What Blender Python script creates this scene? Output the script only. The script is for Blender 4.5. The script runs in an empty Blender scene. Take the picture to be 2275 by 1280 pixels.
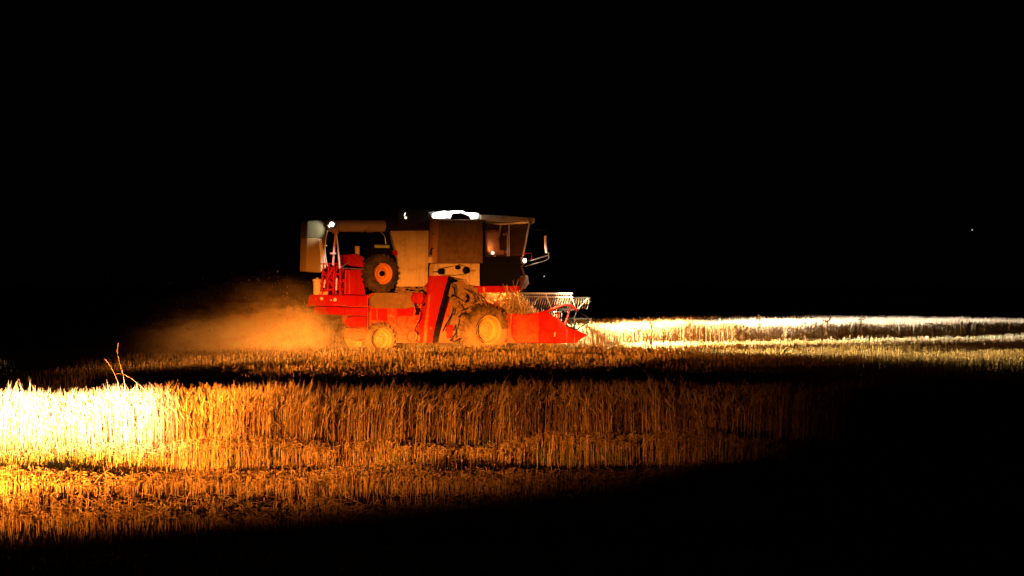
import bpy, bmesh, math, random
import numpy as np
from mathutils import Vector, Matrix
random.seed(4); RNG = np.random.default_rng(7)
sc = bpy.context.scene
COL = sc.collection
R = math.radians

# ---------------------------------------------------------------- camera, world, exposure
FPX, HC, YH, CX = 4560.0, 1.70, 631.0, 1137.5        # focal length and horizon in photo pixels, eye height
cam_d = bpy.data.cameras.new("camera"); cam = bpy.data.objects.new("camera", cam_d); COL.objects.link(cam)
cam_d.sensor_width = 36.0; cam_d.lens = 36.0*FPX/2275.0
cam_d.clip_start = 0.1; cam_d.clip_end = 5000
cam.location = (0, 0, HC); cam.rotation_euler = (R(90) - math.atan(9.0/FPX), 0, 0)
sc.camera = cam
w = bpy.data.worlds.new("World"); sc.world = w; w.use_nodes = True
bg = w.node_tree.nodes["Background"]; bg.inputs[0].default_value = (0.9, 0.45, 0.35, 1); bg.inputs[1].default_value = 0.0005
sc.view_settings.view_transform = 'Standard'; sc.view_settings.look = 'None'
sc.view_settings.exposure = 0; sc.view_settings.gamma = 1
cy = sc.cycles
cy.use_denoising = True; cy.max_bounces = 6; cy.diffuse_bounces = 3; cy.volume_bounces = 2
cy.transparent_max_bounces = 12; cy.sample_clamp_indirect = 3.0; cy.volume_step_rate = 1.0; cy.volume_max_steps = 256
cy.caustics_reflective = False; cy.caustics_refractive = False

# ---------------------------------------------------------------- unseen vehicle headlamp at the left, and two added beams
def look_quat(src, dst):
    return (Vector(dst) - Vector(src)).to_track_quat('-Z', 'Y')

def sstep(nt, val, a, b):
    n = nt.nodes.new('ShaderNodeMapRange'); n.interpolation_type = 'SMOOTHSTEP'
    n.inputs['From Min'].default_value = a; n.inputs['From Max'].default_value = b
    n.inputs['To Min'].default_value = 0; n.inputs['To Max'].default_value = 1
    if a > b:
        n.inputs['From Min'].default_value = b; n.inputs['From Max'].default_value = a
        n.inputs['To Min'].default_value = 1; n.inputs['To Max'].default_value = 0
    nt.links.new(val, n.inputs['Value']); return n.outputs[0]

def mth(nt, op, a, b=None):
    n = nt.nodes.new('ShaderNodeMath'); n.operation = op
    for i, x in enumerate((a, b)):
        if x is None: continue
        if isinstance(x, (int, float)): n.inputs[i].default_value = x
        else: nt.links.new(x, n.inputs[i])
    return n.outputs[0]

def headlamp(name, loc, az, power, color, size, lobes, vert, tilt=0.0, radius=0.05, hitilt=0.0):
    """spot with the beam pattern of a headlamp: lobes = (centre, near-full, zero, weight) in tan(azimuth), vert = slopes where it fades"""
    ld = bpy.data.lights.new(name, 'SPOT'); o = bpy.data.objects.new(name, ld); COL.objects.link(o)
    ld.energy = power; ld.color = color; ld.spot_size = R(size); ld.spot_blend = 0.15; ld.shadow_soft_size = radius
    a = R(az); o.location = loc
    o.rotation_euler = look_quat(loc, (loc[0]+math.sin(a), loc[1]+math.cos(a), loc[2])).to_euler()
    ld.use_nodes = True; nt = ld.node_tree
    em = nt.nodes['Emission']
    tc = nt.nodes.new('ShaderNodeTexCoord'); sp = nt.nodes.new('ShaderNodeSeparateXYZ'); nt.links.new(tc.outputs['Normal'], sp.inputs[0])
    az_ = mth(nt, 'ABSOLUTE', sp.outputs[2])
    tx = mth(nt, 'DIVIDE', sp.outputs[0], az_); ty = mth(nt, 'DIVIDE', sp.outputs[1], az_)
    tot = None
    for (c, full, zero, wt) in lobes:
        d = mth(nt, 'ABSOLUTE', mth(nt, 'SUBTRACT', tx, c))
        v = mth(nt, 'MULTIPLY', sstep(nt, d, zero, full), wt)
        tot = v if tot is None else mth(nt, 'ADD', tot, v)
    lo0, lo1, hi1, hi0 = vert
    tyl = mth(nt, 'SUBTRACT', ty, mth(nt, 'MULTIPLY', tx, tilt))
    tyh = mth(nt, 'ADD', ty, mth(nt, 'MULTIPLY', mth(nt, 'MINIMUM', mth(nt, 'MAXIMUM', mth(nt, 'SUBTRACT', tx, .09), 0.0), .12), hitilt))
    f = mth(nt, 'MULTIPLY', sstep(nt, tyl, lo0, lo1), sstep(nt, tyh, hi0, hi1))
    nt.links.new(mth(nt, 'MULTIPLY', tot, f), em.inputs['Strength'])
    return o

LX, LY, LZ = -7.0, 3.0, 1.045
headlamp("headlamp_main_beam", (LX, LY, LZ), 7.0, 230000, (1, 0.27, 0.028), 100,
         [(0.030, 0.075, 0.145, 0.86), (0.14, 0.04, 0.31, 0.25)], (-0.122, -0.078, -0.012, 0.054), tilt=0.10, hitilt=0.42)
headlamp("added_white_beam", (2.0, 4.0, 1.0), -23.0, 520000, (1, 0.66, 0.37), 80,
         [(-.03, 0.075, 0.112, 1.0)], (-0.058, -0.036, -0.020, -0.010))  # added whiter lamp at the right that burns out the near wheat's left end

headlamp("added_far_beam", (LX, LY, 2.4), 7.0, 135000, (1, 0.34, 0.06), 60,
         [(.0, 0.05, 0.155, 1.0)], (-0.0550, -0.0492, -0.046, -0.030), tilt=0.125)  # added beam, cut off to brighten only the far stubble and machine base

# ---------------------------------------------------------------- helpers
TH = R(29.0); CT, ST = math.cos(TH), math.sin(TH)
ORG = ((1085-CX)/95.0, 48.0)                          # ground point under the outer face of the front wheel
def W2px(X, Y, Z): return CX + FPX*X/Y, YH + FPX*(HC-Z)/Y
def P(px, py, v):
    """photo pixel on the machine's lengthwise plane y=v -> machine coordinates"""
    k = (px-CX)/FPX
    Y = (v - ORG[0]*ST + ORG[1]*CT)/(CT - k*ST); X = k*Y
    return ((X-ORG[0])*CT + (Y-ORG[1])*ST, v, HC - (py-YH)*Y/FPX)
def loc2w(u, v, z=0): return (ORG[0]+u*CT-v*ST, ORG[1]+u*ST+v*CT, z)

def tag(o, label=None, cat=None, group=None, kind=None):
    if label: o['label'] = label
    if cat: o['category'] = cat
    if group: o['group'] = group
    if kind: o['kind'] = kind
    return o

class MB:
    def __init__(s): s.bm = bmesh.new()
    def prism(s, pts, v0, v1, shift=0):
        """pts in pixels on plane v0, extruded to v1"""
        a = [P(x, y, v0) for x, y in pts]
        return s.poly([(p[0], p[2]) for p in a], v0, v1, shift)
    def poly(s, uw, v0, v1, shift=0):
        """shift: the far side starts that much further forward (bodies that narrow towards the tail)"""
        um = min(u for u, z in uw); ux = max(u for u, z in uw)
        A = [s.bm.verts.new((u, v0, z)) for u, z in uw]; B = [s.bm.verts.new((u+shift*(ux-u)/(ux-um), v1, z)) for u, z in uw]
        n = len(A)
        s.bm.faces.new(A); s.bm.faces.new(B[::-1])
        for i in range(n):
            s.bm.faces.new((A[i], B[i], B[(i+1) % n], A[(i+1) % n]))
        return s
    def box(s, c, d, rot=None):
        m = Matrix.Translation(c) @ (rot.to_4x4() if rot else Matrix()) @ Matrix.Diagonal((d[0], d[1], d[2], 1))
        bmesh.ops.create_cube(s.bm, size=1, matrix=m); return s
    def pbox(s, x0, y0, x1, y1, v0, v1):
        return s.prism([(x0, y0), (x1, y0), (x1, y1), (x0, y1)], v0, v1)
    def tube(s, pts, r, n=8, caps=True):
        pts = [Vector(p) for p in pts]
        rs = r if isinstance(r, (list, tuple)) else [r]*len(pts)
        rings = []
        for i, p in enumerate(pts):
            t = (pts[min(i+1, len(pts)-1)] - pts[max(i-1, 0)]).normalized()
            up = Vector((0, 0, 1)) if abs(t.z) < .9 else Vector((0, 1, 0))
            a = t.cross(up).normalized(); b = t.cross(a).normalized()
            rings.append([s.bm.verts.new(p + rs[i]*(a*math.cos(2*math.pi*k/n)+b*math.sin(2*math.pi*k/n))) for k in range(n)])
        for A, B in zip(rings, rings[1:]):
            for k in range(n): s.bm.faces.new((A[k], A[(k+1) % n], B[(k+1) % n], B[k]))
        if caps: s.bm.faces.new(rings[0][::-1]); s.bm.faces.new(rings[-1])
        return s
    def ptube(s, pts, v, r, n=8):
        return s.tube([P(x, y, v) for x, y in pts], r, n)
    def lathe(s, c, prof, n=40, axis='y', caps=(True, True)):
        """prof = (radius, offset along y)"""
        rings = []
        for rr, yy in prof:
            rings.append([s.bm.verts.new((c[0]+rr*math.cos(2*math.pi*k/n), c[1]+yy, c[2]+rr*math.sin(2*math.pi*k/n)) if axis == 'y'
                          else (c[0]+rr*math.cos(2*math.pi*k/n), c[1]+rr*math.sin(2*math.pi*k/n), c[2]+yy)) for k in range(n)])
        for A, B in zip(rings, rings[1:]):
            for k in range(n): s.bm.faces.new((A[k], A[(k+1) % n], B[(k+1) % n], B[k]))
        for rg, cp in zip((rings[0], rings[-1]), caps):
            if cp: s.bm.faces.new(rg)
        return s
    def build(s, name, mat, parent=None, bevel=0.0, smooth=False):
        bmesh.ops.recalc_face_normals(s.bm, faces=s.bm.faces)
        me = bpy.data.meshes.new(name); s.bm.to_mesh(me); s.bm.free()
        o = bpy.data.objects.new(name, me); COL.objects.link(o); o.data.materials.append(mat)
        if parent: o.parent = parent
        if smooth:
            for p in me.polygons: p.use_smooth = True
            me.set_sharp_from_angle(angle=R(40))
        if bevel:
            b = o.modifiers.new('bevel', 'BEVEL'); b.width = bevel; b.segments = 2; b.limit_method = 'ANGLE'; b.angle_limit = R(35)
        return o

def nmat(name):
    m = bpy.data.materials.new(name); m.use_nodes = True
    return m, m.node_tree, m.node_tree.nodes['Principled BSDF']
def noise(nt, scale, detail=5, rough=.6, coord='Object', dist=0):
    tc = nt.nodes.new('ShaderNodeTexCoord'); n = nt.nodes.new('ShaderNodeTexNoise')
    n.inputs['Scale'].default_value = scale; n.inputs['Detail'].default_value = detail; n.inputs['Roughness'].default_value = rough
    n.inputs['Distortion'].default_value = dist
    nt.links.new(tc.outputs[coord], n.inputs['Vector']); return n.outputs['Fac'], tc
def mixc(nt, fac, a, b):
    n = nt.nodes.new('ShaderNodeMix'); n.data_type = 'RGBA'
    for i, x in ((6, a), (7, b)):
        if isinstance(x, tuple): n.inputs[i].default_value = (*x, 1)
        else: nt.links.new(x, n.inputs[i])
    if isinstance(fac, float): n.inputs[0].default_value = fac
    else: nt.links.new(fac, n.inputs[0])
    return n.outputs[2]
DUST = (0.36, 0.26, 0.15)
def paint(name, col, rough=.45, dirt=.5, dirtcol=DUST, metal=0, low=1.2, spots=None, lw=.13, streak=0.25):
    """painted sheet metal: patchy dust that gathers low on the machine, chips, fine scratches"""
    m, nt, b = nmat(name); b.inputs['Specular IOR Level'].default_value = .12 if max(col) < .06 else .22
    f1, tc = noise(nt, 2.3, 8, .68); f2, _ = noise(nt, 14, 6, .7); f3, _ = noise(nt, 60, 3, .6)
    a = mth(nt, 'ADD', mth(nt, 'MULTIPLY', f1, .6), mth(nt, 'MULTIPLY', f2, .4))
    sp = nt.nodes.new('ShaderNodeSeparateXYZ'); nt.links.new(tc.outputs['Object'], sp.inputs[0])
    lowf = sstep(nt, sp.outputs[2], low, .1)
    a = mth(nt, 'ADD', a, mth(nt, 'MULTIPLY', lowf, lw))
    fac = mth(nt, 'MULTIPLY', sstep(nt, a, .44, .70), dirt)
    c = mixc(nt, fac, col, dirtcol)
    c = mixc(nt, sstep(nt, f3, .68, .74), c, tuple(x*.45 for x in col))
    mp = nt.nodes.new('ShaderNodeMapping'); mp.inputs['Scale'].default_value = (1, 1, .07); nt.links.new(tc.outputs['Object'], mp.inputs[0])
    ns = nt.nodes.new('ShaderNodeTexNoise'); ns.inputs['Scale'].default_value = 16; ns.inputs['Detail'].default_value = 4; nt.links.new(mp.outputs[0], ns.inputs['Vector'])
    c = mixc(nt, mth(nt, 'MULTIPLY', sstep(nt, ns.outputs['Fac'], .54, .70), streak), c, tuple(x*.45 for x in col))
    if spots:
        f4, _ = noise(nt, 9, 2, .5); c = mixc(nt, mth(nt, 'MULTIPLY', sstep(nt, f4, .45, .75), .5), c, spots)
    nt.links.new(c, b.inputs['Base Color'])
    r = mth(nt, 'ADD', mth(nt, 'MULTIPLY', fac, .4), rough); nt.links.new(r, b.inputs['Roughness'])
    b.inputs['Metallic'].default_value = metal
    bp = nt.nodes.new('ShaderNodeBump'); bp.inputs['Strength'].default_value = .25; bp.inputs['Distance'].default_value = .02
    nt.links.new(f1, bp.inputs['Height']); nt.links.new(bp.outputs[0], b.inputs['Normal'])
    return m
RED = paint('red_paint', (0.44, 0.006, 0.004), .42, .22, (.30, .13, .05), streak=.45)
REDD = paint('dusty_red_paint', (0.55, 0.03, 0.012), .55, .70, (.46, .27, .12), lw=.26)
CREAM = paint('cream_paint', (0.66, 0.54, 0.36), .5, .75, (0.34, 0.22, 0.11), streak=.5)
DIRTY = paint('grimy_cream_paint', (0.20, 0.13, 0.075), .75, .8, (0.13, 0.075, 0.035), low=4.0, spots=(.07, .035, .015))
BROWN = paint('chaff_caked_metal', (0.24, 0.15, 0.07), .85, .9, (0.42, 0.27, 0.12))
DARK = paint('black_paint', (0.0025, 0.0025, 0.0025), .7, .02, (.05, .035, .02))
SCREEN = paint('dark_screen', (0.003, 0.002, 0.002), .8, .2, (.012, .008, .004))
CLOTH = paint('brown_canvas', (0.03, 0.018, 0.012), .95, .6, (.05, .03, .018))
WHITE = paint('white_paint', (0.80, 0.80, 0.78), .45, .15)
PINK = paint('pale_pole_paint', (0.72, 0.36, 0.34), .4, .2)
STEEL = paint('worn_steel', (0.50, 0.48, 0.46), .38, .4, metal=.7)
RUBBER = paint('dusty_rubber', (0.03, 0.025, 0.02), .85, .75, (0.15, 0.10, 0.045), low=3)
RUBBERF = paint('caked_rubber', (0.06, 0.04, 0.02), .9, .85, (0.42, 0.27, 0.12), low=1.15, lw=.24)
RIMO = paint('orange_rim_paint', (0.70, 0.26, 0.05), .45, .35)
RIMY = paint('yellow_rim_paint', (0.60, 0.40, 0.13), .6, .8, (.34, .22, .10), low=.8, lw=.05)
GREEN = paint('green_lid_paint', (0.42, 0.55, 0.12), .4, .2)
PLASTIC = paint('white_plastic', (0.78, 0.66, 0.5), .5, .35)
LETTER = paint('yellow_lettering', (0.8, 0.5, 0.1), .5, .3)
def glass(name, tint, rough=.08, alpha=.25):
    m, nt, b = nmat(name)
    b.inputs['Base Color'].default_value = (*tint, 1); b.inputs['Roughness'].default_value = rough
    f, _ = noise(nt, 5, 6, .7)
    nt.links.new(mth(nt, 'MULTIPLY_ADD', f, .16) if False else mth(nt, 'ADD', mth(nt, 'MULTIPLY', f, .25), alpha-.1), b.inputs['Alpha'])
    return m
GLASS = glass('dusty_cab_glass', (0.10, 0.06, 0.035))
def emis(name, col, s):
    m, nt, b = nmat(name); b.inputs['Base Color'].default_value = (*col, 1)
    b.inputs['Emission Color'].default_value = (*col, 1); b.inputs['Emission Strength'].default_value = s
    return m
LENS = emis('lit_lamp_lens', (1, .97, .92), 30)
LENSW = emis('lit_dash_lamp', (1, .8, .6), 3)
SCR = emis('purple_screen', (.30, .10, .7), .25)
STAR = emis('distant_lamp_glass', (1, .9, .8), .9)
WORN = paint('dark_worn_steel', (0.10, 0.085, 0.075), .5, .4, metal=.4)
STALK = nmat('dry_stalk')[0]; STALK.node_tree.nodes['Principled BSDF'].inputs['Base Color'].default_value = (.55, .42, .25, 1)
MIRROR_BACK = paint('pale_mirror_back', (0.80, 0.72, 0.68), .35, .1)

# ---------------------------------------------------------------- the ground
def ground():
    m, nt, b = nmat('dry_soil')
    f1, _ = noise(nt, .6, 8, .7); f2, _ = noise(nt, 18, 8, .75); f3, _ = noise(nt, 90, 4, .7)
    c = mixc(nt, sstep(nt, f1, .4, .62), (0.05, 0.032, 0.018), (0.09, 0.06, 0.032))
    c = mixc(nt, sstep(nt, f2, .56, .72), c, (0.13, 0.09, 0.045))
    c = mixc(nt, sstep(nt, f3, .64, .72), c, (0.22, 0.16, 0.09))
    nt.links.new(c, b.inputs['Base Color']); b.inputs['Roughness'].default_value = 1
    b.inputs['Specular IOR Level'].default_value = .1
    bp = nt.nodes.new('ShaderNodeBump'); bp.inputs['Strength'].default_value = 1; bp.inputs['Distance'].default_value = .06
    nt.links.new(mth(nt, 'ADD', f2, mth(nt, 'MULTIPLY', f3, .4)), bp.inputs['Height']); nt.links.new(bp.outputs[0], b.inputs['Normal'])
    ys = np.concatenate([[-40, -10], np.arange(0, 70, .35), [75, 85, 110, 200, 600, 2500]])
    xs = np.concatenate([[-2500, -400, -80, -40], np.arange(-20, 20.1, .5), [40, 80, 400, 2500]])
    X, Y = np.meshgrid(xs, ys); Z = gz(X, Y)
    v = np.stack([X, Y, Z], -1).reshape(-1, 3); nx = len(xs)
    q = [(j*nx+i, j*nx+i+1, (j+1)*nx+i+1, (j+1)*nx+i) for j in range(len(ys)-1) for i in range(nx-1)]
    me = bpy.data.meshes.new('field_ground'); me.from_pydata(v.tolist(), [], q); me.materials.append(m)
    for p in me.polygons: p.use_smooth = True
    o = bpy.data.objects.new('ground', me); COL.objects.link(o); tag(o, kind='structure')
def gz(X, Y):
    """gentle unevenness of the field: ruts and furrows that run nearly across the view"""
    X = np.asarray(X, float); Y = np.asarray(Y, float)
    q = Y - .13*X
    near = np.clip(1-np.abs(q-15)/6, 0, 1)
    z = .018*np.sin(q*4.1+.6*np.sin(X*.5))*near + .012*np.sin(X*.9+q*.7) + .012*np.sin(q*1.7+X*.35)
    return z*np.clip(1-np.abs(X)/60, 0, 1)*np.clip((100-Y)/30, 0, 1)
ground()

# ---------------------------------------------------------------- straw, wheat
def straw_mat(name, a, b_, dark):
    m, nt, b = nmat(name)
    at = nt.nodes.new('ShaderNodeAttribute'); at.attribute_name = 'tint'
    c = mixc(nt, at.outputs['Fac'], a, b_)
    f, _ = noise(nt, 40, 2, .5)
    c = mixc(nt, sstep(nt, f, .58, .72), c, dark)
    nt.links.new(c, b.inputs['Base Color']); b.inputs['Roughness'].default_value = .6
    b.inputs['Specular IOR Level'].default_value = .3
    tr = nt.nodes.new('ShaderNodeBsdfTranslucent'); nt.links.new(c, tr.inputs[0])
    mx = nt.nodes.new('ShaderNodeMixShader'); mx.inputs[0].default_value = .22
    out = nt.nodes['Material Output']
    nt.links.new(b.outputs[0], mx.inputs[1]); nt.links.new(tr.outputs[0], mx.inputs[2]); nt.links.new(mx.outputs[0], out.inputs[0])
    return m
WHEAT = straw_mat('ripe_wheat', (0.20, 0.12, 0.05), (0.72, 0.58, 0.34), (0.16, 0.10, 0.04))
STUB = straw_mat('cut_straw', (0.22, 0.14, 0.06), (0.80, 0.63, 0.36), (0.16, 0.10, 0.05))
GRASS = straw_mat('green_weed', (0.12, 0.16, 0.04), (0.30, 0.32, 0.09), (0.06, 0.08, 0.02))

STUBF = straw_mat('pale_cut_straw', (0.36, 0.25, 0.12), (0.88, 0.72, 0.42), (0.22, 0.14, 0.07))  # lighter copy of the straw, makes the far field look more brightly lit
class Cloud:
    def __init__(s): s.v = []; s.f = []; s.t = []; s.n = 0
    def add(s, V, F, T):
        """V (n,k,3), F (m,4) indices in k, T (n)"""
        n, k, _ = V.shape
        s.v.append(V.reshape(-1, 3))
        s.f.append((F[None]+(np.arange(n)*k)[:, None, None]).reshape(-1, 4)+s.n)
        s.t.append(np.repeat(T, k)); s.n += n*k
    def build(s, name, mat):
        v = np.concatenate(s.v).astype(np.float32); f = np.concatenate(s.f).astype(np.int32); t = np.concatenate(s.t).astype(np.float32)
        me = bpy.data.meshes.new(name)
        me.vertices.add(len(v)); me.vertices.foreach_set('co', v.ravel())
        me.loops.add(f.size); me.loops.foreach_set('vertex_index', f.ravel())
        me.polygons.add(len(f)); me.polygons.foreach_set('loop_start', np.arange(len(f), dtype=np.int32)*4)
        me.polygons.foreach_set('loop_total', np.full(len(f), 4, np.int32))
        me.update(calc_edges=True)
        a = me.attributes.new('tint', 'FLOAT', 'POINT'); a.data.foreach_set('value', t)
        me.materials.append(mat)
        o = bpy.data.objects.new(name, me); COL.objects.link(o); return o

def ribbon(C, wid, yaw, flat=False):
    """C (n,s,3) centre lines, wid (n,s), yaw (n) -> ribbon verts/faces"""
    n, s_, _ = C.shape
    d = np.stack([np.cos(yaw), np.sin(yaw), np.zeros(n)], -1)[:, None]*wid[..., None]*.5
    V = np.stack([C-d, C+d], 2).reshape(n, s_*2, 3)
    F = np.array([(2*i, 2*i+1, 2*i+3, 2*i+2) for i in range(s_-1)])
    return V, F
def tri_tube(C, rad, yaw):
    n, s_, _ = C.shape
    k = np.arange(3)*2*np.pi/3
    a = yaw[:, None, None]+k
    d = np.stack([np.cos(a), np.sin(a), np.zeros_like(a)], -1)*rad[..., None, None]
    V = (C[:, :, None]+d).reshape(n, s_*3, 3)
    F = np.array([(3*i+j, 3*i+(j+1) % 3, 3*i+3+(j+1) % 3, 3*i+3+j) for i in range(s_-1) for j in range(3)])
    return V, F

def wheat(cl, x, y, h, wscale=1.0, leaves=2, awns=4, lean=.12, pale=1.0):
    n = len(x); z0 = gz(x, y)
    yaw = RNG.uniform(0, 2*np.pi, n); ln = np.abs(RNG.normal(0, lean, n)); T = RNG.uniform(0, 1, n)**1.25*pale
    # groups of plants lean together
    yaw2 = yaw*.5 + 1.5*np.sin(x*1.3)+np.cos(y*1.1)
    dx, dy = np.cos(yaw2)*ln, np.sin(yaw2)*ln
    ts = np.array([0, .35, .7, .92])
    C = np.stack([x[:, None]+dx[:, None]*h[:, None]*ts**2, y[:, None]+dy[:, None]*h[:, None]*ts**2, z0[:, None]+h[:, None]*.90*ts/.92], -1)
    V, F = tri_tube(C, np.full((n, 4), .0028*wscale)*np.array([1.2, 1, .9, .8]), yaw); cl.add(V, F, T)
    # ear, nodding over
    nod = RNG.uniform(.1, 1.3, n); el = RNG.uniform(.07, .105, n)
    es = np.array([0, .3, .7, 1.0]); er = np.array([.003, .0075, .0065, .0015])*wscale
    hx, hy = np.cos(yaw2), np.sin(yaw2)
    tip = C[:, -1]
    ax = np.stack([hx*np.sin(nod), hy*np.sin(nod), np.cos(nod)], -1)
    E = tip[:, None]+ax[:, None]*(el[:, None]*es)[..., None]
    V, F = tri_tube(E, np.tile(er, (n, 1)), yaw); cl.add(V, F, np.clip(T*.6+.4, 0, 1))
    for a in range(awns):
        ya = RNG.uniform(0, 2*np.pi, n); sp = RNG.uniform(.05, .35, n)
        st = E[:, 1 + a % 2]
        d = ax+np.stack([np.cos(ya)*sp, np.sin(ya)*sp, RNG.uniform(0, .25, n)], -1)
        L = RNG.uniform(.05, .09, n)
        C2 = np.stack([st, st+d*L[:, None]], 1)
        V, F = ribbon(C2, np.tile(np.array([.0022, .0006])*wscale, (n, 1)), ya); cl.add(V, F, np.clip(T*.5+.5, 0, 1))
    for l in range(leaves):
        ya = RNG.uniform(0, 2*np.pi, n); hb = h*RNG.uniform(.15, .75, n); L = RNG.uniform(.10, .26, n)
        b0 = np.stack([x+dx*h*(hb/h)**2, y+dy*h*(hb/h)**2, z0+hb], -1)
        u = np.stack([np.cos(ya), np.sin(ya)], -1); s = np.array([0, .35, .7, 1.0]); dr = RNG.uniform(.3, 1.5, n)
        Lx = (L[:, None]*np.array([0, .18, .38, .5])); Lz = L[:, None]*(s*.6-dr[:, None]*s**2*.9)
        C3 = np.stack([b0[:, 0:1]+u[:, 0:1]*Lx, b0[:, 1:2]+u[:, 1:2]*Lx, b0[:, 2:3]+Lz], -1)
        C3[..., 2] = np.maximum(C3[..., 2], .01)
        V, F = ribbon(C3, np.tile(np.array([.006, .009, .007, .001])*wscale, (n, 1)), ya+np.pi/2); cl.add(V, F, T*.7)

def stubs(cl, x, y, h, r, spread=.10):
    n = len(x); z0 = gz(x, y)-.01
    yaw = RNG.uniform(0, 2*np.pi, n); ln = np.abs(RNG.normal(0, spread, n)); T = RNG.uniform(0, 1, n)
    ts = np.array([0, 1.0])
    C = np.stack([x[:, None]+(np.cos(yaw)*ln*h)[:, None]*ts, y[:, None]+(np.sin(yaw)*ln*h)[:, None]*ts, z0[:, None]+h[:, None]*ts], -1)
    V, F = tri_tube(C, np.full((n, 2), r)*RNG.uniform(.7, 1.3, (n, 1)), yaw); cl.add(V, F, T)
def litter(cl, x, y, z, L, wd):
    n = len(x); yaw = RNG.uniform(0, 2*np.pi, n); sl = RNG.normal(0, .35, n)
    d = np.stack([np.cos(yaw), np.sin(yaw), sl], -1)*(L*.5)[:, None]
    c = np.stack([x, y, gz(x, y)+z], -1); c2 = c.copy(); c2[:, 2] += L*.08
    C = np.stack([c-d, c2, c+d], 1)
    C[..., 2] = np.maximum(C[..., 2], gz(C[..., 0], C[..., 1])+.005)
    V, F = ribbon(C, np.tile(np.array([wd, wd, wd*.6]), (n, 1)), yaw+np.pi/2)
    V[:, 1::2, 2] += wd*.5
    cl.add(V, F, RNG.uniform(.2, 1, n))
def clumpy(x, y, s=1.0):
    return .5+.25*np.sin(x*7.3*s+2*np.sin(y*3.1*s))+.25*np.sin(y*6.1*s+x*2.3*s+1.7*np.sin(x*3.7*s))

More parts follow.
